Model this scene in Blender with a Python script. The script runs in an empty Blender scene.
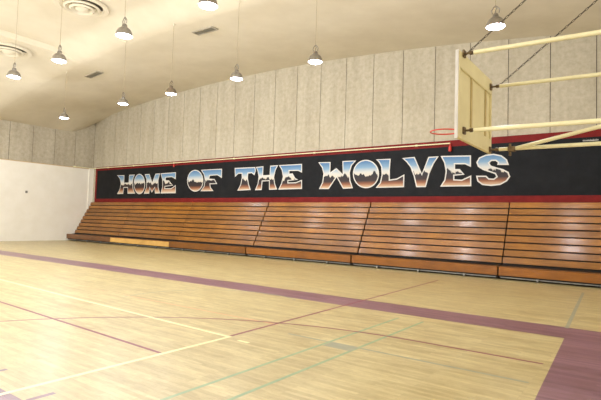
import bpy, bmesh, math, random
from mathutils import Vector, Matrix
random.seed(7)
C = bpy.context.scene.collection
SC = bpy.context.scene
PI = math.pi

# ---------------------------------------------------------------- camera
cam_d = bpy.data.cameras.new('camera'); cam = bpy.data.objects.new('camera', cam_d); C.objects.link(cam)
cam_d.sensor_width = 36; cam_d.lens = 476.07/601*36; cam_d.clip_end = 200
F = Vector((-0.5876625, 0.8078451, 0.0451559)); R_ = Vector((0.8091022, 0.5869180, 0.0296792)); U = Vector((0.0025266, -0.0539771, 0.9985390))
m = Matrix.Identity(4)
for i in range(3):
    m[i][0] = R_[i]; m[i][1] = U[i]; m[i][2] = -F[i]
m.translation = Vector((29.79816, -17.40529, 1.62613))
cam.matrix_world = m
SC.camera = cam

# ---------------------------------------------------------------- world and exposure (closed hall, lit only by its own lamps)
w = bpy.data.worlds.new('world'); SC.world = w; w.use_nodes = True
w.node_tree.nodes['Background'].inputs[0].default_value = (0.8, 0.85, 1, 1)
w.node_tree.nodes['Background'].inputs[1].default_value = 0.05
SC.view_settings.view_transform = 'Standard'; SC.view_settings.look = 'None'
SC.view_settings.gamma = 1; SC.view_settings.use_curve_mapping = False
SC.view_settings.exposure = 1.08
LAMP_W = 95.0            # watts of each pendant lamp
LENS = 4.0
LAMP_COL = (0.93, 0.97, 1.04)

# ---------------------------------------------------------------- materials
def lin(c): return tuple(((v/255)/12.92 if v/255 <= .04045 else ((v/255+.055)/1.055)**2.4) for v in c) + (1,)
def mat(name, rough=.6, metal=0, spec=.5):
    M = bpy.data.materials.new(name); M.use_nodes = True
    nt = M.node_tree; b = nt.nodes['Principled BSDF']
    b.inputs['Roughness'].default_value = rough; b.inputs['Metallic'].default_value = metal
    b.inputs['Specular IOR Level'].default_value = spec
    return M, nt, b
def N(nt, t, **k):
    n = nt.nodes.new(t)
    for a, v in k.items(): setattr(n, a, v)
    return n
def coords(nt, scale=(1,1,1), loc=(0,0,0)):
    tc = N(nt, 'ShaderNodeTexCoord'); mp = N(nt, 'ShaderNodeMapping')
    mp.inputs['Scale'].default_value = scale; mp.inputs['Location'].default_value = loc
    nt.links.new(tc.outputs['Object'], mp.inputs[0]); return mp.outputs[0]
def noise(nt, vec, scale, detail=4, rough=.6):
    n = N(nt, 'ShaderNodeTexNoise'); n.inputs['Scale'].default_value = scale
    n.inputs['Detail'].default_value = detail; n.inputs['Roughness'].default_value = rough
    nt.links.new(vec, n.inputs['Vector']); return n.outputs['Fac']
def ramp(nt, fac, stops):
    r = N(nt, 'ShaderNodeValToRGB'); e = r.color_ramp.elements
    while len(e) < len(stops): e.new(.5)
    for k, (p, c) in enumerate(stops): e[k].position = p; e[k].color = lin(c)
    nt.links.new(fac, r.inputs[0]); return r.outputs[0]
def mix(nt, a, b, fac, mode='MIX'):
    n = N(nt, 'ShaderNodeMix', data_type='RGBA', blend_type=mode)
    if isinstance(fac, float): n.inputs[0].default_value = fac
    else: nt.links.new(fac, n.inputs[0])
    for s, v in ((6, a), (7, b)):
        if isinstance(v, tuple): n.inputs[s].default_value = v
        else: nt.links.new(v, n.inputs[s])
    return n.outputs[2]
def mottled(name, c1, c2, scale=3, stretch=(1,1,1), rough=.6, metal=0, bump=0.0, spec=.5, fine=0):
    M, nt, b = mat(name, rough, metal, spec)
    v = coords(nt, stretch); f = noise(nt, v, scale)
    col = ramp(nt, f, [(.32, c1), (.68, c2)])
    if fine:
        g = ramp(nt, noise(nt, coords(nt), fine, 2), [(.3, (205,205,205)), (.7, (255,255,255))])
        col = mix(nt, col, g, .5, 'MULTIPLY')
    nt.links.new(col, b.inputs['Base Color'])
    if bump:
        bp = N(nt, 'ShaderNodeBump'); bp.inputs['Strength'].default_value = bump; bp.inputs['Distance'].default_value = .02
        nt.links.new(f, bp.inputs['Height']); nt.links.new(bp.outputs[0], b.inputs['Normal'])
    return M
def concrete():
    M, nt, b = mat('cast_concrete', .85, 0, .25)
    f1 = noise(nt, coords(nt, (1,1,.12)), 2.2, 6)
    f2 = noise(nt, coords(nt), 5.5, 8, .7)
    c = ramp(nt, f1, [(.25, (178,168,148)), (.5, (191,182,162)), (.75, (202,194,175))])
    g = ramp(nt, f2, [(.3, (214,211,205)), (.65, (255,255,255))])
    c = mix(nt, c, g, .75, 'MULTIPLY')
    nt.links.new(c, b.inputs['Base Color'])
    bp = N(nt, 'ShaderNodeBump'); bp.inputs['Strength'].default_value = .25; bp.inputs['Distance'].default_value = .02
    nt.links.new(f2, bp.inputs['Height']); nt.links.new(bp.outputs[0], b.inputs['Normal'])
    return M
def maple(name, dark, light, rough=.38, coat=.3):
    """strip flooring: boards run along X, each board with its own tone"""
    M, nt, b = mat(name, rough, 0, .5)
    v = coords(nt, (1,1,1))
    br = N(nt, 'ShaderNodeTexBrick'); br.offset = .37; br.offset_frequency = 3
    br.inputs['Scale'].default_value = 1; br.inputs['Brick Width'].default_value = .9; br.inputs['Row Height'].default_value = .057
    br.inputs['Mortar Size'].default_value = .0008; br.inputs['Mortar Smooth'].default_value = .3
    br.inputs['Color1'].default_value = lin(dark); br.inputs['Color2'].default_value = lin(light)
    br.inputs['Mortar'].default_value = lin(tuple(int(x*.8) for x in dark))
    nt.links.new(v, br.inputs['Vector'])
    f = noise(nt, coords(nt, (.6,1,1)), 2.6, 6, .7)
    g = ramp(nt, f, [(.3, (222,214,200)), (.65, (255,255,255))])
    c = mix(nt, br.outputs[0], g, .8, 'MULTIPLY')
    f3 = noise(nt, coords(nt, (.8,3,1)), 4.5, 6, .8)
    c = mix(nt, c, ramp(nt, f3, [(.3, (212,204,190)), (.6, (255,255,255))]), .7, 'MULTIPLY')
    nt.links.new(c, b.inputs['Base Color'])
    r = N(nt, 'ShaderNodeMapRange'); r.inputs[3].default_value = rough-.06; r.inputs[4].default_value = rough+.1
    nt.links.new(f, r.inputs[0]); nt.links.new(r.outputs[0], b.inputs['Roughness'])
    b.inputs['Coat Weight'].default_value = coat; b.inputs['Coat Roughness'].default_value = .3
    return M
def bench_wood(name, dark, light, rough=.32):
    M, nt, b = mat(name, rough, 0, .3)
    oi = N(nt, 'ShaderNodeObjectInfo')
    f = noise(nt, coords(nt, (.7,8,14)), 2.4, 6, .65)
    c = ramp(nt, f, [(.3, dark), (.7, light)])
    # a long lap joint changes the tone every two metres or so
    t = N(nt, 'ShaderNodeMapRange'); t.inputs[3].default_value = .74; t.inputs[4].default_value = 1.12
    nt.links.new(oi.outputs['Random'], t.inputs[0])
    hs = N(nt, 'ShaderNodeHueSaturation'); nt.links.new(t.outputs[0], hs.inputs['Value']); nt.links.new(c, hs.inputs['Color'])
    wear = ramp(nt, noise(nt, coords(nt, (.9,1,1)), 1.3, 3), [(.35, (200,190,180)), (.65, (255,255,255))])
    c = mix(nt, hs.outputs[0], wear, .6, 'MULTIPLY')
    nt.links.new(c, b.inputs['Base Color'])
    b.inputs['Coat Weight'].default_value = .32; b.inputs['Coat Roughness'].default_value = .17
    return M
def chrome_paint():
    """airbrushed landscape in every letter: sky, snow line, dark ridge, brown earth, cream"""
    M, nt, b = mat('airbrushed_letter_paint', .5, 0, .3)
    tc = N(nt, 'ShaderNodeTexCoord'); sp = N(nt, 'ShaderNodeSeparateXYZ'); nt.links.new(tc.outputs['Object'], sp.inputs[0])
    n = noise(nt, coords(nt, (1,1,.25)), 3.2, 4, .6)
    mr = N(nt, 'ShaderNodeMapRange'); mr.inputs[3].default_value = -.42; mr.inputs[4].default_value = .42; nt.links.new(n, mr.inputs[0])
    ad = N(nt, 'ShaderNodeMath', operation='ADD'); nt.links.new(sp.outputs[2], ad.inputs[0]); nt.links.new(mr.outputs[0], ad.inputs[1])
    def rng(sock, a, c_):
        q = N(nt, 'ShaderNodeMapRange'); q.inputs[1].default_value = a; q.inputs[2].default_value = c_; nt.links.new(sock, q.inputs[0]); return q.outputs[0]
    sky = ramp(nt, rng(sp.outputs[2], 3.6, 4.22), [(0, (214,204,188)), (.25, (200,202,200)), (.55, (124,158,188)), (1, (60,108,158))])
    low = ramp(nt, rng(sp.outputs[2], 3.05, 3.62), [(0, (212,198,176)), (.14, (200,168,136)), (.36, (146,92,62)), (.58, (52,36,35)), (1, (28,27,34))])
    c = mix(nt, low, sky, rng(ad.outputs[0], 3.61, 3.64))
    nt.links.new(c, b.inputs['Base Color']); return M
def emit(name, col, s):
    M, nt, b = mat(name); b.inputs['Base Color'].default_value = lin((230,230,235))
    b.inputs['Emission Color'].default_value = col + (1,); b.inputs['Emission Strength'].default_value = s; return M

CONC = concrete()
DARKGAP = mottled('dark_joint', (60,54,44), (80,72,60), rough=.9)
PLASTER = mottled('cream_painted_block', (238,233,220), (244,240,229), 1.2, rough=.55, spec=.3)
CEIL = mottled('cream_painted_ceiling_shell', (206,196,174), (216,207,186), .7, rough=.8, spec=.2)
LEDGE = mottled('tan_ledge', (196,168,120), (208,182,136), rough=.6)
FLOOR = maple('maple_strip_floor', (196,180,130), (219,204,154))
P_MAROON = maple('maroon_floor_paint', (126,90,106), (156,116,130), .38, .35)
P_CREAM = mottled('cream_line_paint', (238,228,178), (244,236,190), rough=.35)
P_LINE = mottled('maroon_line_paint', (128,62,78), (152,84,96), 8, rough=.35)
P_RED = mottled('faded_red_line_paint', (214,160,122), (222,178,132), 8, rough=.35)
P_GREEN = mottled('green_line_paint', (138,164,130), (160,180,140), 6, rough=.35)
P_GREY = mottled('grey_blue_line_paint', (150,152,134), (170,168,142), 6, rough=.35)
WOODS = bench_wood('varnished_fir_bench', (136,84,22), (176,118,42))
WOOD_K = bench_wood('varnished_fir_kickboard', (124,74,18), (154,94,28), .34)
WOOD_DARK = bench_wood('brown_kickboard', (104,64,32), (128,82,44), .4)
WOOD_PALE = bench_wood('pale_kickboard', (206,160,84), (222,180,104), .4)
FRAME_SHADE = mottled('black_frame_and_gap_shade', (18,16,15), (28,25,23), rough=.7)  # near-black colour paints in the shade inside the folded bleachers
STEEL = mottled('worn_grey_steel', (120,118,114), (160,158,152), 12, rough=.4, metal=.6)
M_BLACK = mottled('black_mural_paint', (17,18,21), (27,28,31), 2, rough=.6, spec=.15)
M_RED = mottled('red_mural_paint', (106,22,22), (124,30,28), 3, rough=.6, spec=.15)
M_CHROME = chrome_paint()
M_WHITE = mottled('white_letter_outline', (206,202,196), (220,216,210), rough=.5)
CREAM_PIPE = mottled('cream_enamel', (232,224,180), (242,236,196), 5, rough=.35)
CREAM_BOARD = mottled('cream_board_paint', (226,214,166), (236,226,180), 2, rough=.5)
CREAM_DARK = mottled('tan_batten_paint', (190,170,118), (204,184,132), 4, rough=.6)
RIM = mottled('red_rim_paint', (190,44,36), (210,60,48), rough=.4)
BRACKET = mottled('rusty_bracket_steel', (88,70,48), (132,112,80), 14, rough=.5, metal=.5)
CHAIN = mottled('dark_chain_steel', (60,52,44), (96,86,74), 20, rough=.5, metal=.5)
ALU = mottled('spun_aluminium', (126,120,112), (158,152,142), 6, rough=.35, metal=.7)
ALU_D = mottled('dull_brown_aluminium', (104,92,76), (132,118,98), 6, rough=.45, metal=.5)
CORD = mottled('tan_cord', (150,134,106), (168,150,120), rough=.7)
LENS_M = emit('glowing_lens', (0.90, 0.88, 1.0), LENS)
LENS_D = emit('dimmer_glowing_lens', (0.90, 0.88, 1.0), LENS*.35)
VENT_D = mottled('dark_vent_void', (66,58,46), (84,76,60), rough=.9)
VENT_G = mottled('grey_vent_metal', (150,142,124), (166,158,140), rough=.6)

# ---------------------------------------------------------------- mesh helpers
def obj(name, bm, m, parent=None, smooth=None):
    me = bpy.data.meshes.new(name)
    bmesh.ops.recalc_face_normals(bm, faces=bm.faces[:])
    if smooth is not None:
        for f in bm.faces: f.smooth = True
    bm.to_mesh(me); bm.free()
    if smooth is not None: me.set_sharp_from_angle(angle=math.radians(smooth))
    for q in (m if isinstance(m, (list, tuple)) else [m]): me.materials.append(q)
    o = bpy.data.objects.new(name, me); C.objects.link(o)
    if parent: o.parent = parent
    return o
def thing(name, label, cat, loc=(0,0,0), group=None):
    o = bpy.data.objects.new(name, None); C.objects.link(o); o.location = loc; o.empty_display_size = .1
    o['label'] = label; o['category'] = cat
    if group: o['group'] = group
    return o
def tag(o, label, cat, group=None):
    o['label'] = label; o['category'] = cat
    if group: o['group'] = group
    return o
def struct(name, bm, m, smooth=None):
    o = obj(name, bm, m, None, smooth); o['kind'] = 'structure'; return o
def box(bm, a, b, mi=0, bevel=0):
    n0 = len(bm.verts)
    vs = [bm.verts.new((x,y,z)) for x in (a[0],b[0]) for y in (a[1],b[1]) for z in (a[2],b[2])]
    idx = [(0,1,3,2),(4,6,7,5),(0,4,5,1),(2,3,7,6),(0,2,6,4),(1,5,7,3)]
    fs = [bm.faces.new([vs[i] for i in q]) for q in idx]
    for f in fs: f.material_index = mi
    if bevel:
        es = list({e for f in fs for e in f.edges})
        r = bmesh.ops.bevel(bm, geom=es, offset=bevel, segments=2, affect='EDGES', profile=.6)
        for f in r['faces']: f.material_index = mi
def prism_x(bm, prof, x0, x1, mi=0):
    """closed (y,z) profile extruded along X"""
    a = [bm.verts.new((x0,y,z)) for y,z in prof]; b = [bm.verts.new((x1,y,z)) for y,z in prof]
    n = len(prof); fs = [bm.faces.new(a), bm.faces.new(b[::-1])]
    for i in range(n): fs.append(bm.faces.new((a[i], b[i], b[(i+1)%n], a[(i+1)%n])))
    for f in fs: f.material_index = mi
def tube(bm, pts, r, seg=10, caps=True):
    pts = [Vector(p) for p in pts]; rings = []
    rr = r if isinstance(r, (list, tuple)) else [r]*len(pts)
    prev = None
    for i, p in enumerate(pts):
        d = (pts[min(i+1,len(pts)-1)]-pts[max(i-1,0)]).normalized()
        if prev is None:
            u = d.orthogonal().normalized()
        else:
            u = (prev - d*prev.dot(d)).normalized()
        prev = u; v = d.cross(u)
        rings.append([bm.verts.new(p+(u*math.cos(2*PI*k/seg)+v*math.sin(2*PI*k/seg))*rr[i]) for k in range(seg)])
    for a, b in zip(rings, rings[1:]):
        for k in range(seg): bm.faces.new((a[k], a[(k+1)%seg], b[(k+1)%seg], b[k]))
    if caps: bm.faces.new(rings[0][::-1]); bm.faces.new(rings[-1])
def lathe(bm, prof, seg=28, c=(0,0,0), close=False):
    rings = []
    for r, z in prof:
        if r < 1e-5: rings.append([bm.verts.new((c[0],c[1],c[2]+z))])
        else: rings.append([bm.verts.new((c[0]+r*math.cos(2*PI*k/seg), c[1]+r*math.sin(2*PI*k/seg), c[2]+z)) for k in range(seg)])
    pr = list(zip(rings, rings[1:])) + ([(rings[-1], rings[0])] if close else [])
    for a, b in pr:
        for k in range(seg):
            k2 = (k+1) % seg
            if len(a) == 1 and len(b) > 1: bm.faces.new((a[0], b[k2], b[k]))
            elif len(b) == 1 and len(a) > 1: bm.faces.new((a[k], a[k2], b[0]))
            elif len(a) > 1: bm.faces.new((a[k], a[k2], b[k2], b[k]))
def NB(): return bmesh.new()

# ---------------------------------------------------------------- the hall
LX, LY = 31.9, -33.6
def sm(t): t = max(0, min(1, t)); return t*t*(3-2*t)
def valley(x): return 8.48-.0065*(x-16)**2
def arc(x): return 8.86-.0046*(x-14)**2
def zc(x, y, right=None):
    x = max(0, min(LX, x)); y = min(0, max(LY, y))
    if right is None: right = x > 9.7
    if y < LY/2: y = LY-y
    if y >= -6.4:
        t = -y/6.4
        z = arc(x)*(1-t)+valley(x)*t
        z0 = 6.93+.85*sm((y+1.3)/1.2)
        b = min(1, x/2.6); z = z+(z0-z)*(1-b)**2
    else:
        z = valley(x) + (.44 if right else .22)*sm((-6.4-y)/1.5)
        b = min(1, x/2.6); z = z+(6.93-z)*(1-b)**2
    return z
bm = NB()
xs = [(-.3,0),(0,0),(.12,0),(.25,0),(.38,0),(.5,0)]+[(.5+9.2*k/12,0) for k in range(1,13)]+[(9.74,1)]+[(9.74+(LX-9.74)*k/30,1) for k in range(1,31)]+[(LX+.3,1)]
ys = [.3,0]+[-.8*k for k in range(1,9)]+[-6.4-.15*k for k in range(1,11)]+[-7.9-(16.8-7.9)*k/8 for k in range(1,9)]
ys = ys+[LY-y for y in ys[::-1][1:]]
gr = [[bm.verts.new((x,y,zc(x,y,bool(r)))) for y in ys] for x,r in xs]
for a, b in zip(gr, gr[1:]):
    for j in range(len(ys)-1): bm.faces.new((a[j], a[j+1], b[j+1], b[j]))
ceil = struct('ceiling', bm, CEIL, 14)
md = ceil.modifiers.new('shell', 'SOLIDIFY'); md.thickness = .25; md.offset = 1
ceil_me = ceil.data
if ceil_me.polygons[0].normal.z > 0: md.offset = 1
else: md.offset = -1

# wall behind the bleachers: cast panels with open joints
bm = NB(); JX = [0]+[1.0525+1.309*k for k in range(24)]+[LX]
for a, b in zip(JX, JX[1:]):
    if b-a < .1: continue
    g = .011
    a2, b2 = a+(g if a else 0), b-(g if b < LX else 0)
    vs = []
    for y in (0, .2):
        vs.append([bm.verts.new((a2,y,0)), bm.verts.new((b2,y,0)), bm.verts.new((b2,y,arc(b2)+.1)), bm.verts.new((a2,y,arc(a2)+.1))])
    f, k = vs
    bm.faces.new(f); bm.faces.new(k[::-1])
    for i in range(4): bm.faces.new((f[i], k[i], k[(i+1)%4], f[(i+1)%4]))
box(bm, (-.2,.022,0), (LX+.2,.3,8.7), 1)
struct('wall_back', bm, [CONC, DARKGAP])
# left end wall: concrete panels above, painted block below
bm = NB(); JY = [.0,-1.3,-2.61,-3.92,-5.23]+[-5.23-1.309*k for k in range(1,22)]+[LY]
for a, b in zip(JY, JY[1:]): box(bm, (-.2, b+.011, 4.6), (0, a-.011, 8.2))
box(bm, (-.3,LY,4.6), (-.02,.2,8.2), 1)
box(bm, (-.3,LY,0), (.03,0,4.69), 2)
struct('wall_left', bm, [CONC, DARKGAP, PLASTER])
bm = NB(); box(bm, (.03,LY,4.66), (.045,-.33,4.70)); struct('trim_1', bm, LEDGE)
bm = NB(); box(bm, (.03,-.32,0), (.10,-.001,4.70), bevel=.006); struct('trim_2', bm, PLASTER)
bm = NB(); box(bm, (LX,LY,0), (LX+.3,.2,8.7)); struct('wall_right', bm, PLASTER)
bm = NB(); box(bm, (-.2,LY-.3,0), (LX+.2,LY,9.2)); struct('wall_front', bm, PLASTER)

# floor: strip maple with its painted court markings
bm = NB(); fm = [FLOOR, P_MAROON, P_CREAM, P_LINE, P_RED, P_GREEN, P_GREY]
box(bm, (-.2,LY-.2,-.15), (LX+.2,.2,0), 0)
def mark(pts, mi, lift):
    f = bm.faces.new([bm.verts.new((x,y,lift)) for x,y in pts]); f.material_index = mi
def rect(x0, x1, y0, y1, mi, lift=.0006): mark([(x0,y0),(x1,y0),(x1,y1),(x0,y1)], mi, lift)
def cy(y): return LY-y
for fy in (lambda y: y, cy):
    rect(2.3, 30.6, fy(-9.22), fy(-8.30), 1, .0004)
mark([(28.80,-9.22),(30.6,-9.22),(30.6,cy(-9.22)),(28.80,cy(-9.22)),(28.95,cy(-12.7)),(28.95,-12.7)], 1, .0004); rect(2.3, 3.1, cy(-9.22), -9.22, 1, .0004)
mark([(12,-12.06),(25.085,-12.58),(25.085,-12.52),(12,-12.0)], 2, .0012); rect(25.085, 25.145, -21.2, -12.52, 2, .0012)
rect(25.34, 25.53, -12.64, -12.58, 2, .0012)
mark([(14,-13.30),(25.07,-13.70),(25.07,-13.65),(14,-13.25)], 3, .0009)
mark([(25.07,-12.5),(25.12,-12.5),(24.80,-3.4),(24.75,-3.4)], 3, .0009)
rect(19.3, 25.1, -11.50, -11.46, 4, .0007)
for x in (26.3, 26.75): rect(x-.022, x+.022, -21.2, -9.6, 5, .0008)
rect(25.6, 28.79, -11.86, -11.81, 6, .0007); rect(26.33, 26.75, -12.05, -11.80, 6, .0010)
mark([(28.44,-3.0),(28.50,-3.0),(28.76,-8.36),(28.70,-8.36)], 6, .0007)
def arcmark(cx, cyy, r, a0, a1, wd, mi, n=40, lift=.0009):
    for k in range(n):
        t0, t1 = math.radians(a0+(a1-a0)*k/n), math.radians(a0+(a1-a0)*(k+1)/n)
        mark([(cx+r*math.cos(t0), cyy+r*math.sin(t0)), (cx+r*math.cos(t1), cyy+r*math.sin(t1)),
              (cx+(r+wd)*math.cos(t1), cyy+(r+wd)*math.sin(t1)), (cx+(r+wd)*math.cos(t0), cyy+(r+wd)*math.sin(t0))], mi, lift)
arcmark(27.2, -16.8, 5.82, 90, 250, .05, 3)
rect(27.2, 28.79, -10.98, -10.93, 3, .0009)
arcmark(23.0, -11.0, 1.83, 60, 200, .04, 6, 24, .0005)
rect(24.3, 28.8, -18.3, -15.38, 1, .0003)
rect(25.40, 25.46, -15.36, -15.12, 1, .0005); rect(24.38, 24.44, -15.30, -15.10, 1, .0005)
struct('floor', bm, fm)

# ---------------------------------------------------------------- painted mural over the bleachers
mural = thing('wall_mural', 'long black wall mural with red border and chrome style lettering above the bleachers', 'mural', (16,0,2.45))
def place(o, p): o.matrix_parent_inverse = Matrix.Translation(-Vector(p.location)); return o
MP = []
bm = NB(); box(bm, (.55,-.020,2.72), (LX,-.001,4.56)); place(obj('field', bm, M_BLACK, mural), mural)
bm = NB(); box(bm, (.36,-.024,2.40), (LX,-.001,2.72)); place(obj('border', bm, M_RED, mural), mural)
bm = NB(); box(bm, (.36,-.024,4.56), (LX,-.001,4.79)); place(obj('border', bm, M_RED, mural), mural)
bm = NB(); box(bm, (.36,-.024,2.72), (.55,-.001,4.56)); place(obj('border', bm, M_RED, mural), mural)
LETTERS = [('H', [(2.823, 4.196),(3.57, 4.171),(3.582, 3.706),(4.066, 3.709),(4.078, 4.176),(4.646, 4.178),(4.52, 3.983),(4.465, 3.628),(4.574, 3.271),(4.768, 3.02),(3.999, 3.021),(3.971, 3.388),(3.583, 3.388),(3.539, 3.012),(2.894, 3.011),(3.146, 3.293),(3.241, 3.656),(3.131, 3.951)]),('O', [(5.699, 3.579),(5.698, 3.474),(5.681, 3.373),(5.648, 3.278),(5.601, 3.193),(5.539, 3.119),(5.466, 3.059),(5.383, 3.016),(5.293, 2.989),(5.199, 2.981),(5.102, 2.991),(5.007, 3.02),(4.916, 3.066),(4.832, 3.128),(4.757, 3.205),(4.695, 3.294),(4.646, 3.392),(4.612, 3.496),(4.596, 3.604),(4.596, 3.711),(4.614, 3.815),(4.648, 3.912),(4.698, 3.998),(4.761, 4.072),(4.837, 4.131),(4.921, 4.174),(5.013, 4.198),(5.108, 4.204),(5.205, 4.192),(5.3, 4.161),(5.389, 4.113),(5.472, 4.05),(5.544, 3.972),(5.605, 3.884),(5.651, 3.787),(5.683, 3.685)]),('M', [(5.635, 4.158),(6.08, 4.164),(6.379, 3.653),(6.648, 4.157),(7.053, 4.163),(6.931, 3.775),(6.959, 3.369),(7.132, 3.009),(6.674, 3.0),(6.629, 3.341),(6.378, 3.051),(6.16, 3.349),(6.129, 2.999),(5.629, 2.998),(5.847, 3.389),(5.812, 3.875)]),('E', [(7.117, 4.161),(8.46, 4.179),(8.465, 3.786),(8.125, 3.921),(7.594, 3.904),(7.584, 3.744),(7.883, 3.736),(8.257, 3.437),(7.567, 3.384),(7.552, 3.291),(8.116, 3.281),(8.486, 3.458),(8.515, 3.001),(7.195, 3.002),(7.328, 3.362),(7.301, 3.765)]),('O', [(10.718, 3.641),(10.714, 3.54),(10.692, 3.444),(10.651, 3.353),(10.593, 3.271),(10.52, 3.201),(10.434, 3.144),(10.336, 3.103),(10.231, 3.078),(10.121, 3.071),(10.01, 3.081),(9.9, 3.109),(9.795, 3.154),(9.699, 3.214),(9.614, 3.289),(9.543, 3.375),(9.489, 3.47),(9.453, 3.571),(9.437, 3.675),(9.441, 3.778),(9.465, 3.878),(9.507, 3.97),(9.568, 4.053),(9.644, 4.124),(9.734, 4.18),(9.834, 4.219),(9.941, 4.242),(10.053, 4.246),(10.164, 4.233),(10.273, 4.202),(10.376, 4.155),(10.469, 4.093),(10.551, 4.019),(10.618, 3.933),(10.669, 3.84),(10.703, 3.742)]),('F', [(10.513, 4.228),(12.089, 4.226),(12.097, 3.743),(11.766, 3.905),(11.202, 3.893),(11.166, 3.74),(11.561, 3.71),(11.773, 3.449),(11.253, 3.442),(11.297, 3.276),(11.508, 3.083),(10.533, 3.084),(10.788, 3.347),(10.843, 3.656),(10.753, 3.969)]),('T', [(12.991, 4.226),(14.357, 4.214),(14.408, 4.036),(14.332, 3.811),(14.145, 3.929),(13.908, 3.917),(13.901, 3.694),(13.977, 3.396),(14.122, 3.098),(13.231, 3.078),(13.425, 3.375),(13.5, 3.705),(13.489, 3.925),(13.254, 3.927),(13.032, 3.767)]),('H', [(14.409, 4.212),(14.884, 4.23),(14.878, 3.793),(15.293, 3.798),(15.316, 4.236),(15.794, 4.24),(15.65, 4.019),(15.567, 3.675),(15.645, 3.358),(15.776, 3.098),(15.29, 3.087),(15.272, 3.506),(14.857, 3.498),(14.825, 3.088),(14.4, 3.081),(14.557, 3.383),(14.61, 3.737),(14.52, 4.032)]),('E', [(15.842, 4.238),(17.176, 4.237),(17.19, 3.837),(16.978, 3.93),(16.467, 3.944),(16.472, 3.814),(16.663, 3.82),(16.809, 3.607),(16.978, 3.523),(16.423, 3.483),(16.425, 3.409),(16.869, 3.41),(17.202, 3.517),(17.217, 3.1),(15.849, 3.091),(16.02, 3.381),(16.102, 3.69),(16.018, 4.005)]),('W', [(18.068, 4.263),(18.708, 4.246),(18.704, 3.79),(19.013, 3.969),(19.341, 3.691),(19.307, 4.257),(19.97, 4.247),(19.769, 4.046),(19.676, 3.754),(19.719, 3.408),(19.852, 3.086),(19.371, 3.069),(19.036, 3.576),(18.655, 3.071),(18.139, 3.079),(18.307, 3.368),(18.355, 3.751),(18.274, 4.011)]),('O', [(21.045, 3.642),(21.038, 3.542),(21.015, 3.446),(20.974, 3.355),(20.917, 3.274),(20.846, 3.204),(20.763, 3.148),(20.671, 3.107),(20.571, 3.082),(20.466, 3.075),(20.361, 3.086),(20.258, 3.115),(20.16, 3.16),(20.07, 3.221),(19.992, 3.296),(19.927, 3.383),(19.879, 3.478),(19.847, 3.58),(19.835, 3.684),(19.842, 3.788),(19.867, 3.888),(19.91, 3.981),(19.97, 4.063),(20.045, 4.133),(20.132, 4.189),(20.228, 4.228),(20.33, 4.249),(20.435, 4.252),(20.541, 4.238),(20.642, 4.206),(20.738, 4.158),(20.824, 4.096),(20.899, 4.02),(20.959, 3.935),(21.005, 3.841),(21.034, 3.743)]),('L', [(20.897, 4.245),(21.544, 4.236),(21.516, 3.787),(21.525, 3.402),(21.83, 3.438),(22.142, 3.59),(22.137, 3.086),(20.909, 3.083),(21.1, 3.297),(21.164, 3.599),(21.14, 3.928),(21.035, 4.111)]),('V', [(22.039, 4.234),(22.55, 4.255),(22.855, 3.59),(23.105, 4.224),(23.502, 4.225),(23.314, 3.952),(23.151, 3.579),(23.023, 3.075),(22.639, 3.077),(22.53, 3.504),(22.395, 3.849),(22.21, 4.078)]),('E', [(23.576, 4.23),(24.69, 4.191),(24.696, 3.766),(24.482, 3.877),(24.119, 3.894),(24.122, 3.718),(24.292, 3.711),(24.473, 3.5),(24.101, 3.473),(24.103, 3.341),(24.37, 3.319),(24.709, 3.468),(24.715, 3.074),(23.575, 3.082),(23.732, 3.326),(23.777, 3.647),(23.712, 3.973)]),('S', [(25.976, 3.784),(25.91, 3.981),(25.734, 4.13),(25.469, 4.202),(25.199, 4.185),(24.971, 4.093),(24.881, 3.926),(24.938, 3.77),(25.114, 3.644),(25.342, 3.555),(25.521, 3.487),(25.566, 3.393),(25.478, 3.325),(25.322, 3.339),(25.23, 3.436),(24.878, 3.448),(24.926, 3.246),(25.098, 3.109),(25.392, 3.07),(25.701, 3.101),(25.917, 3.221),(26.023, 3.378),(25.966, 3.541),(25.783, 3.65),(25.563, 3.719),(25.384, 3.788),(25.329, 3.885),(25.405, 3.952),(25.538, 3.945),(25.614, 3.88),(25.588, 3.802)])]
def clean(pts):
    return [Vector((x,0,z)) for x, z in pts]
for ch, pts in LETTERS:
    n = len(pts)
    area = sum(pts[i][0]*pts[(i+1)%n][1]-pts[(i+1)%n][0]*pts[i][1] for i in range(n))
    if area < 0: pts = pts[::-1]
    wd = .045; inner = []
    for i in range(n):
        p0, p1, p2 = (Vector(pts[(i+k)%n]) for k in (-1,0,1))
        d1 = (p1-p0).normalized(); d2 = (p2-p1).normalized()
        n1 = Vector((-d1.y, d1.x)); n2 = Vector((-d2.y, d2.x)); mt = n1+n2
        if mt.length < .3: mt = n1
        mt.normalize(); s = wd/max(.55, mt.dot(n1)); inner.append(p1+mt*s)
    # outline slab and the picture inside it
    bm = NB(); a = [bm.verts.new((x,-.020,z)) for x,z in pts]; b = [bm.verts.new((x,-.026,z)) for x,z in pts]
    bm.faces.new(b)
    for i in range(n): bm.faces.new((a[i], a[(i+1)%n], b[(i+1)%n], b[i]))
    bm.normal_update(); bmesh.ops.triangulate(bm, faces=[f for f in bm.faces if len(f.verts) > 4])
    letter = place(obj('letter', bm, M_WHITE, mural), mural)
    letter['label'] = 'letter %s with a white outline' % ch
    bm = NB(); a = [bm.verts.new((v.x,-.026,v.y)) for v in inner]; b = [bm.verts.new((v.x,-.030,v.y)) for v in inner]
    bm.faces.new(b)
    for i in range(n): bm.faces.new((a[i], a[(i+1)%n], b[(i+1)%n], b[i]))
    bm.normal_update(); bmesh.ops.triangulate(bm, faces=[f for f in bm.faces if len(f.verts) > 4])
    fi = obj('letter_picture', bm, M_CHROME, letter)
    fi['label'] = 'blue sky over dark ridge and brown ground painted inside the letter'

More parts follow.
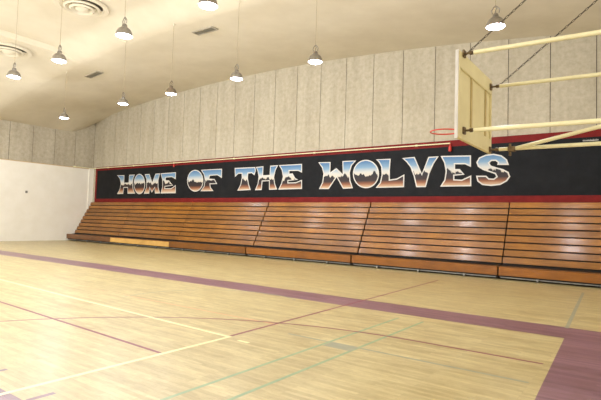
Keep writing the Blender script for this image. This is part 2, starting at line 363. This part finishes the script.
bm = NB(); sx = 28.17
for k in range(11):
    wd = random.uniform(.03,.06); zz = 4.44
    prof = [(sx,zz),(sx+wd*.3,zz+.05),(sx+wd*.45,zz+.05),(sx+wd*.3,zz+.012),(sx+wd,zz+.02),(sx+wd,zz)]
    bm.faces.new([bm.verts.new((x,-.0215,z)) for x,z in prof])
    sx += wd
bmesh.ops.remove_doubles(bm, verts=bm.verts[:], dist=.0005); place(obj('painter_signature', bm, M_WHITE, mural), mural)['label'] = 'tiny pale signature line near the top border'
# ---------------------------------------------------------------- bleachers
SX = [.06, 4.86, 10.09, 15.40, 20.78, 26.05, 31.5]
LAB = ['folded wooden bleacher section in the far left corner with dark brown kick board',
       'folded wooden bleacher section with the pale yellow kick board',
       'folded wooden bleacher section under the word OF, third from the left corner',
       'folded wooden bleacher section under the letters HE and WO of the mural',
       'folded wooden bleacher section under the letters LVES of the mural',
       'folded wooden bleacher section at the right edge of the photo behind the basket']
KM = [WOOD_DARK, WOOD_PALE, WOOD_K, WOOD_K, WOOD_K, WOOD_K]
for s in range(6):
    x0, x1 = SX[s], SX[s+1]-(.06 if s in (2,3) else .04 if s == 4 else .015)
    t = thing('bleacher_section', LAB[s], 'bleachers', (x0,-.8,0), 'folded bleacher sections along the wall')
    Wd = x1-x0
    def P2(o): return o
    # local frame: x from the section's left end, y measured so that the wall is at +.8
    def pr(name, prof, m_, a=0.0, b=None, par=t):
        bm = NB(); prism_x(bm, [(y+.8, z) for y,z in prof], a, Wd if b is None else b)
        return obj(name, bm, m_, par)
    fr = pr('shaded_understructure', [(-1.52,.07),(-1.52,.388),(-1.06,.45),(-.01,2.46),(-.01,.07)], FRAME_SHADE)  # solid body behind the boards; shade of the gaps is put into its black
    kb = NB(); box(kb, (0,-.81,.135), (Wd,-.775,.39), bevel=.006); k_ = obj('kick_board', kb, KM[s], t)
    if s == 0: k_['label'] = 'dark brown kick board'
    if s == 1: k_['label'] = 'pale yellow kick board'
    pr('foot_board', [(-1.615,.39),(-1.615,.412),(-1.12,.412),(-1.12,.39)], WOOD_K)
    for i in range(9):
        zb = .49+.2265*i; yb = -1.10+.118*i; tl = random.uniform(-.012,.012)
        y2, z2 = yb+.066-.0025*i+tl, zb+.180
        nrm = Vector((-(z2-zb), y2-yb)).normalized()     # outward
        th = .035
        prof = [(yb,zb),(y2,z2),(y2+.05,z2+.006),(y2-nrm.x*th+.05,z2-.03),(yb-nrm.x*th,zb-nrm.y*th)]
        pr('seat_board', prof, WOODS, 0, Wd)
    # steel end rib on the left side of the upper rows
    for i in range(3):
        cx = Wd*(.2+.3*i)
        bm = NB(); tube(bm, [(cx,-.80,.045),(cx+.05,-.80,.045)], .045, 12)
        box(bm, (cx-.01,-.80,.045), (cx+.06,-.74,.10))
        obj('caster', bm, STEEL, t)
    bm = NB(); box(bm, (.05,-.74,.055), (Wd-.05,-.70,.085)); obj('base_rail', bm, STEEL, t)

# ---------------------------------------------------------------- pipe along the top of the mural
pipe = thing('sprinkler_pipe', 'cream pipe running along the red top border of the mural', 'pipe', (12,-.1,4.70))
def padd(name, bm, m_): o = obj(name, bm, m_, pipe, 40); place(o, pipe); return o
bm = NB(); tube(bm, [(.14,-1.35,4.72),(.14,-.30,4.72),(.20,-.12,4.72),(.5,-.1,4.72),(8,-.1,4.70),(16,-.1,4.69),(23.95,-.1,4.67)], .024, 10); padd('tube', bm, CREAM_PIPE)
for x, z in ((1.9,4.718),(4.6,4.71),(8.36,4.70),(13,4.695),(17.9,4.685),(22.65,4.672)):
    bm = NB(); tube(bm, [(x-.04,-.1,z),(x+.04,-.1,z)], .042, 12); box(bm, (x-.012,-.1,z-.012), (x+.012,-.035,z+.012)); padd('clamp', bm, CREAM_PIPE)
bm = NB(); box(bm, (.05,-1.42,4.68), (.2,-1.3,4.76), bevel=.01); padd('junction_box', bm, CREAM_PIPE)
for x, z, s in ((23.95,4.67,1.0),(8.36,4.70,.75)):
    bm = NB(); tube(bm, [(x,-.1,z),(x,-.1,z-.12*s)], .02, 8)
    lathe(bm, [(0,-.10*s),(.04*s,-.11*s),(.055*s,-.16*s),(.06*s,-.25*s),(.05*s,-.30*s),(0,-.31*s)], 16, (x,-.1,z))
    padd('bell', bm, RIM)['label'] = 'small red bell under the pipe'

# small box on the plaster
bm = NB(); box(bm, (.03,-4.22,2.83), (.07,-4.10,2.97), bevel=.008)
tag(obj('wall_outlet', bm, STEEL), 'small grey outlet box alone on the cream left wall', 'outlet')

# ---------------------------------------------------------------- pendant lamps
ld = bpy.data.lights.new('lamp_light', 'POINT'); ld.energy = LAMP_W; ld.color = LAMP_COL; ld.shadow_soft_size = .13
def make_lamp(label, loc, dim=False):
    x, y, z = loc
    t = thing('pendant_lamp', label, 'lamp', loc, 'bell shaped pendant lamps')
    A_ = ALU_D if dim else ALU
    bm = NB(); lathe(bm, [(.215,0),(.222,.012),(.215,.04),(.200,.10),(.165,.16),(.115,.195),(.07,.205),(.065,.195),(.11,.185),(.158,.15),(.190,.095),(.205,.035)], 28, close=True)
    bmesh.ops.scale(bm, vec=(.9,.9,1), verts=bm.verts[:]); obj('lamp_shade', bm, A_, t, 40)
    bm = NB(); lathe(bm, [(0,-.035),(.10,-.03),(.18,-.012),(.213,.012),(.18,.02),(0,.02)], 28)
    bmesh.ops.scale(bm, vec=(.9,.9,1), verts=bm.verts[:]); obj('lens', bm, LENS_D if dim else LENS_M, t, 40)
    bm = NB(); lathe(bm, [(0,.195),(.062,.195),(.066,.23),(.058,.28),(.035,.30),(0,.30)], 20)
    obj('ballast_housing', bm, A_, t, 30)
    bm = NB()
    for s in (-1,1): tube(bm, [(s*.07,0,.30),(s*.085,0,.38),(s*.03,0,.45),(0,0,.47)], .012, 6)
    tube(bm, [(0,0,.32),(0,0,.38),(.03,0,.40),(0,0,.44)], .010, 6)
    obj('hanger_loop', bm, A_, t)
    top = zc(x, y)-z
    bm = NB(); tube(bm, [(0,0,.46),(0,0,top)], .0065, 6); obj('cord', bm, CORD, t)
    bm = NB(); lathe(bm, [(0,top-.06),(.03,top-.05),(.045,top-.0),(.045,top+.02),(0,top+.02)], 16); obj('ceiling_cap', bm, CEIL, t)
    lo = bpy.data.objects.new('light', ld); C.objects.link(lo); lo.parent = t; lo.location = (0,0,-.17)
    return t
LAMPS = [
 (22.47,-6.84,6.0,'pendant lamp hanging in front of the concrete wall above the first letter W',0),
 (19.48,-6.80,6.0,'bright pendant lamp against the ceiling edge right of the dull brown one',0),
 (16.19,-6.68,6.0,'pendant lamp with a dull brown shade at the ceiling edge above OF',1),
 (13.29,-6.67,6.0,'small pendant lamp low over the word HOME, left of the dull brown one',0),
 (8.42,-6.45,6.0,'pendant lamp nearest the far left corner, lowest in the photo',0),
 (27.14,-6.70,6.0,'pendant lamp above the basketball backboard',0),
 (13.33,-10.65,6.0,'pendant lamp beside the left edge of the photo under the half cut ceiling diffuser',0),
 (16.24,-10.68,6.0,'pendant lamp at the end of the ceiling step, below the large round diffuser',0),
 (19.54,-10.79,6.0,'large bright pendant lamp just right of the round ceiling diffuser',0),
 (22.51,-10.82,6.0,'glaring pendant lamp cut by the top edge of the photo',0)]
for x, y, z, lab, dim in LAMPS: make_lamp(lab, (x,y,z), bool(dim))
hid = [(8.42,-10.6),(4.6,-10.6)]
for yy in (-14.8,-18.8,-22.9,-26.9):
    for xx in (4.6,8.42,13.3,16.2,19.5,22.5,27.14):
        if xx > 27 and yy > -20: continue
        hid.append((xx,yy))
for x, y in hid: make_lamp('pendant lamp over the court outside the photo', (x,y,6.0))

# ---------------------------------------------------------------- ceiling fittings
def diffuser(x, y, lab):
    z = max(zc(x+dx, y+dy, x > 9.7) for dx in (-.3,0,.3) for dy in (-.3,0,.3))-.0
    t = thing('ceiling_diffuser', lab, 'vent', (x,y,z-.02), 'round ceiling diffusers')
    bm = NB(); lathe(bm, [(.86,.03),(.90,.0),(.86,-.04),(.72,-.03),(.66,.03),(.66,.06),(.86,.06)], 48, close=True); obj('outer_ring', bm, CEIL, t, 40)
    bm = NB(); lathe(bm, [(.54,-.10),(.60,-.05),(.50,.03),(.44,.03)], 48, close=True); obj('ring', bm, CEIL, t, 40)
    bm = NB(); lathe(bm, [(.36,-.14),(.42,-.09),(.33,.0),(.27,.0)], 48, close=True); obj('ring', bm, CEIL, t, 40)
    bm = NB(); lathe(bm, [(0,-.15),(.12,-.15),(.22,-.09),(.14,-.0),(0,.0)], 40); obj('centre_cone', bm, CEIL, t, 40)
    bm = NB(); lathe(bm, [(0,.018),(.70,.018),(.70,.03),(0,.03)], 40); obj('dark_throat', bm, VENT_D, t)
diffuser(13.9, -8.83, 'large round ceiling diffuser at the top edge of the photo')
diffuser(8.45, -8.93, 'round ceiling diffuser cut by the left edge of the photo')
def grille(x, y, lab):
    z = zc(x, y)
    sl = math.atan2(zc(x+.4,y)-zc(x-.4,y), .8)
    t = thing('ceiling_grille', lab, 'vent', (x,y,z-.03), 'slotted ceiling grilles'); t.rotation_euler = (0,-sl,0)
    bm = NB()
    for a, b in (((-.52,-.17,-.02),(.52,-.13,.03)),((-.52,.13,-.02),(.52,.17,.03)),((-.52,-.13,-.02),(-.48,.13,.03)),((.48,-.13,-.02),(.52,.13,.03))): box(bm, a, b, bevel=.004)
    obj('frame', bm, VENT_G, t)
    bm = NB(); box(bm, (-.48,-.13,.01), (.48,.13,.03)); obj('backing', bm, VENT_G, t)
    bm = NB()
    for k in range(6): prism_x(bm, [(-.12+.042*k,-.015),(-.10+.042*k,.01),(-.095+.042*k,.01),(-.115+.042*k,-.015)], -.48, .48)
    obj('louvres', bm, VENT_G, t)
grille(8.85, -5.37, 'grey slotted ceiling grille left of the small lamp over HOME')
grille(16.75, -5.72, 'grey slotted ceiling grille near the glaring lamp at the top edge')

# ---------------------------------------------------------------- basketball goal on wall arms
BX, Y0, Y1, Z0, Z1 = 27.58, -10.62, -8.83, 2.90, 4.17
g = thing('basketball_goal', 'cream wooden basketball backboard and red rim held by long arms from the end wall', 'basketball hoop', (BX,(Y0+Y1)/2,Z0))
def ga(name, bm, m_, sm_=None, par=None):
    o = obj(name, bm, m_, par or g, sm_); 
    if par is None: o.matrix_parent_inverse = Matrix.Translation(-Vector(g.location))
    return o
bm = NB(); box(bm, (BX-.012,Y0,Z0), (BX+.012,Y1,Z1), bevel=.004); board = ga('backboard', bm, CREAM_BOARD)
bm = NB()
box(bm, (BX+.012,Y0,Z1-.24), (BX+.045,Y1,Z1), bevel=.005); box(bm, (BX+.012,Y0,Z0), (BX+.045,Y1,Z0+.24), bevel=.005)
box(bm, (BX+.012,Y0,Z0+.24), (BX+.045,Y0+.05,Z1-.24), bevel=.005); box(bm, (BX+.012,Y1-.05,Z0+.24), (BX+.045,Y1,Z1-.24), bevel=.005)
ga('frame', bm, CREAM_BOARD, par=board)
for yy in (-9.95,-9.15):
    bm = NB(); box(bm, (BX+.012,yy-.03,Z0+.24), (BX+.034,yy+.03,Z1-.24), bevel=.004); ga('batten', bm, CREAM_DARK, par=board)
bm = NB(); box(bm, (BX-.013,Y0-.012,Z0-.01), (BX+.035,Y0,Z1+.01), bevel=.004); ga('edge_strip', bm, M_WHITE, par=board)['label'] = 'white near edge of the board'
# rim with its bracket and net hooks
bm = NB(); rc = Vector((27.14,-9.80,3.16)); rr = .2286
tube(bm, [rc+Vector((math.cos(a)*rr, math.sin(a)*rr, 0)) for a in [2*PI*k/32 for k in range(33)]], .011, 8, False)
for s in (-1,1): tube(bm, [(BX-.012,rc.y+s*.12,3.13),(rc.x+rr*.55,rc.y+s*.19,3.155)], .008, 6)
box(bm, (BX-.03,rc.y-.14,3.05), (BX-.012,rc.y+.14,3.18)); 
for s in (-1,1): tube(bm, [(BX-.02,rc.y+s*.06,3.06),(rc.x+rr,rc.y+s*.02,3.15)], .007, 6)
ga('rim', bm, RIM, 50)
WX = LX
def arm(p0, p1, r=.031):
    p0, p1 = Vector(p0), Vector(p1); d = (p1-p0).normalized()
    bm = NB(); tube(bm, [p0+d*.16, p1], r, 12); a_ = ga('arm', bm, CREAM_PIPE, 40)
    bm = NB(); tube(bm, [p0, p0+d*.18], .016, 8); tube(bm, [p0+d*.10, p0+d*.14], .03, 8)
    box(bm, p0-Vector((.0,.05,.05)), p0+Vector((.025,.05,.05))); ga('bracket', bm, BRACKET, par=a_)
    bm = NB(); box(bm, (WX-.03,p1.y-.1,p1.z-.1), (WX-.001,p1.y+.1,p1.z+.1), bevel=.005); ga('wall_plate', bm, CREAM_PIPE, par=a_)
BK = BX+.045
arm((BK,-10.45,4.16), (WX-.01,-10.95,3.89))
arm((BK,-8.95,4.04), (WX-.01,-9.35,3.84))
arm((BK,-10.40,3.03), (WX-.01,-10.95,2.86))
arm((BK,-8.95,2.95), (WX-.01,-9.35,2.87))
bm = NB(); tube(bm, [(28.02,-9.03,2.93),(29.27,-9.3,3.14),(WX-.01,-9.85,3.62)], .03, 12); ga('brace', bm, CREAM_PIPE, 40)
bm = NB(); tube(bm, [(27.97,-9.02,2.82),(27.97,-9.02,3.02)], .02, 8); box(bm, (27.94,-9.07,2.89), (28.06,-8.98,2.97), bevel=.006); ga('coupling', bm, BRACKET)
def chain(p0, p1, n):
    p0, p1 = Vector(p0), Vector(p1); d = (p1-p0); L_ = d.length; d.normalize(); q = d.to_track_quat('X','Z')
    bm = NB()
    for k in range(n):
        c = p0+d*(L_*(k+.5)/n); hl = L_/n*.62
        e = Vector((0,.013,0)) if k % 2 else Vector((0,0,.013))
        pts = [c+q@(Vector((hl*math.cos(a),0,0))+e*math.sin(a)) for a in [2*PI*j/8 for j in range(9)]]
        tube(bm, pts, .0045, 4, False)
    ga('chain', bm, CHAIN)
chain((BK+.03,-10.45,4.14), (WX-.02,-11.1,7.0), 90)
chain((BK+.15,-8.97,4.04), (WX-.02,-9.6,7.0), 90)
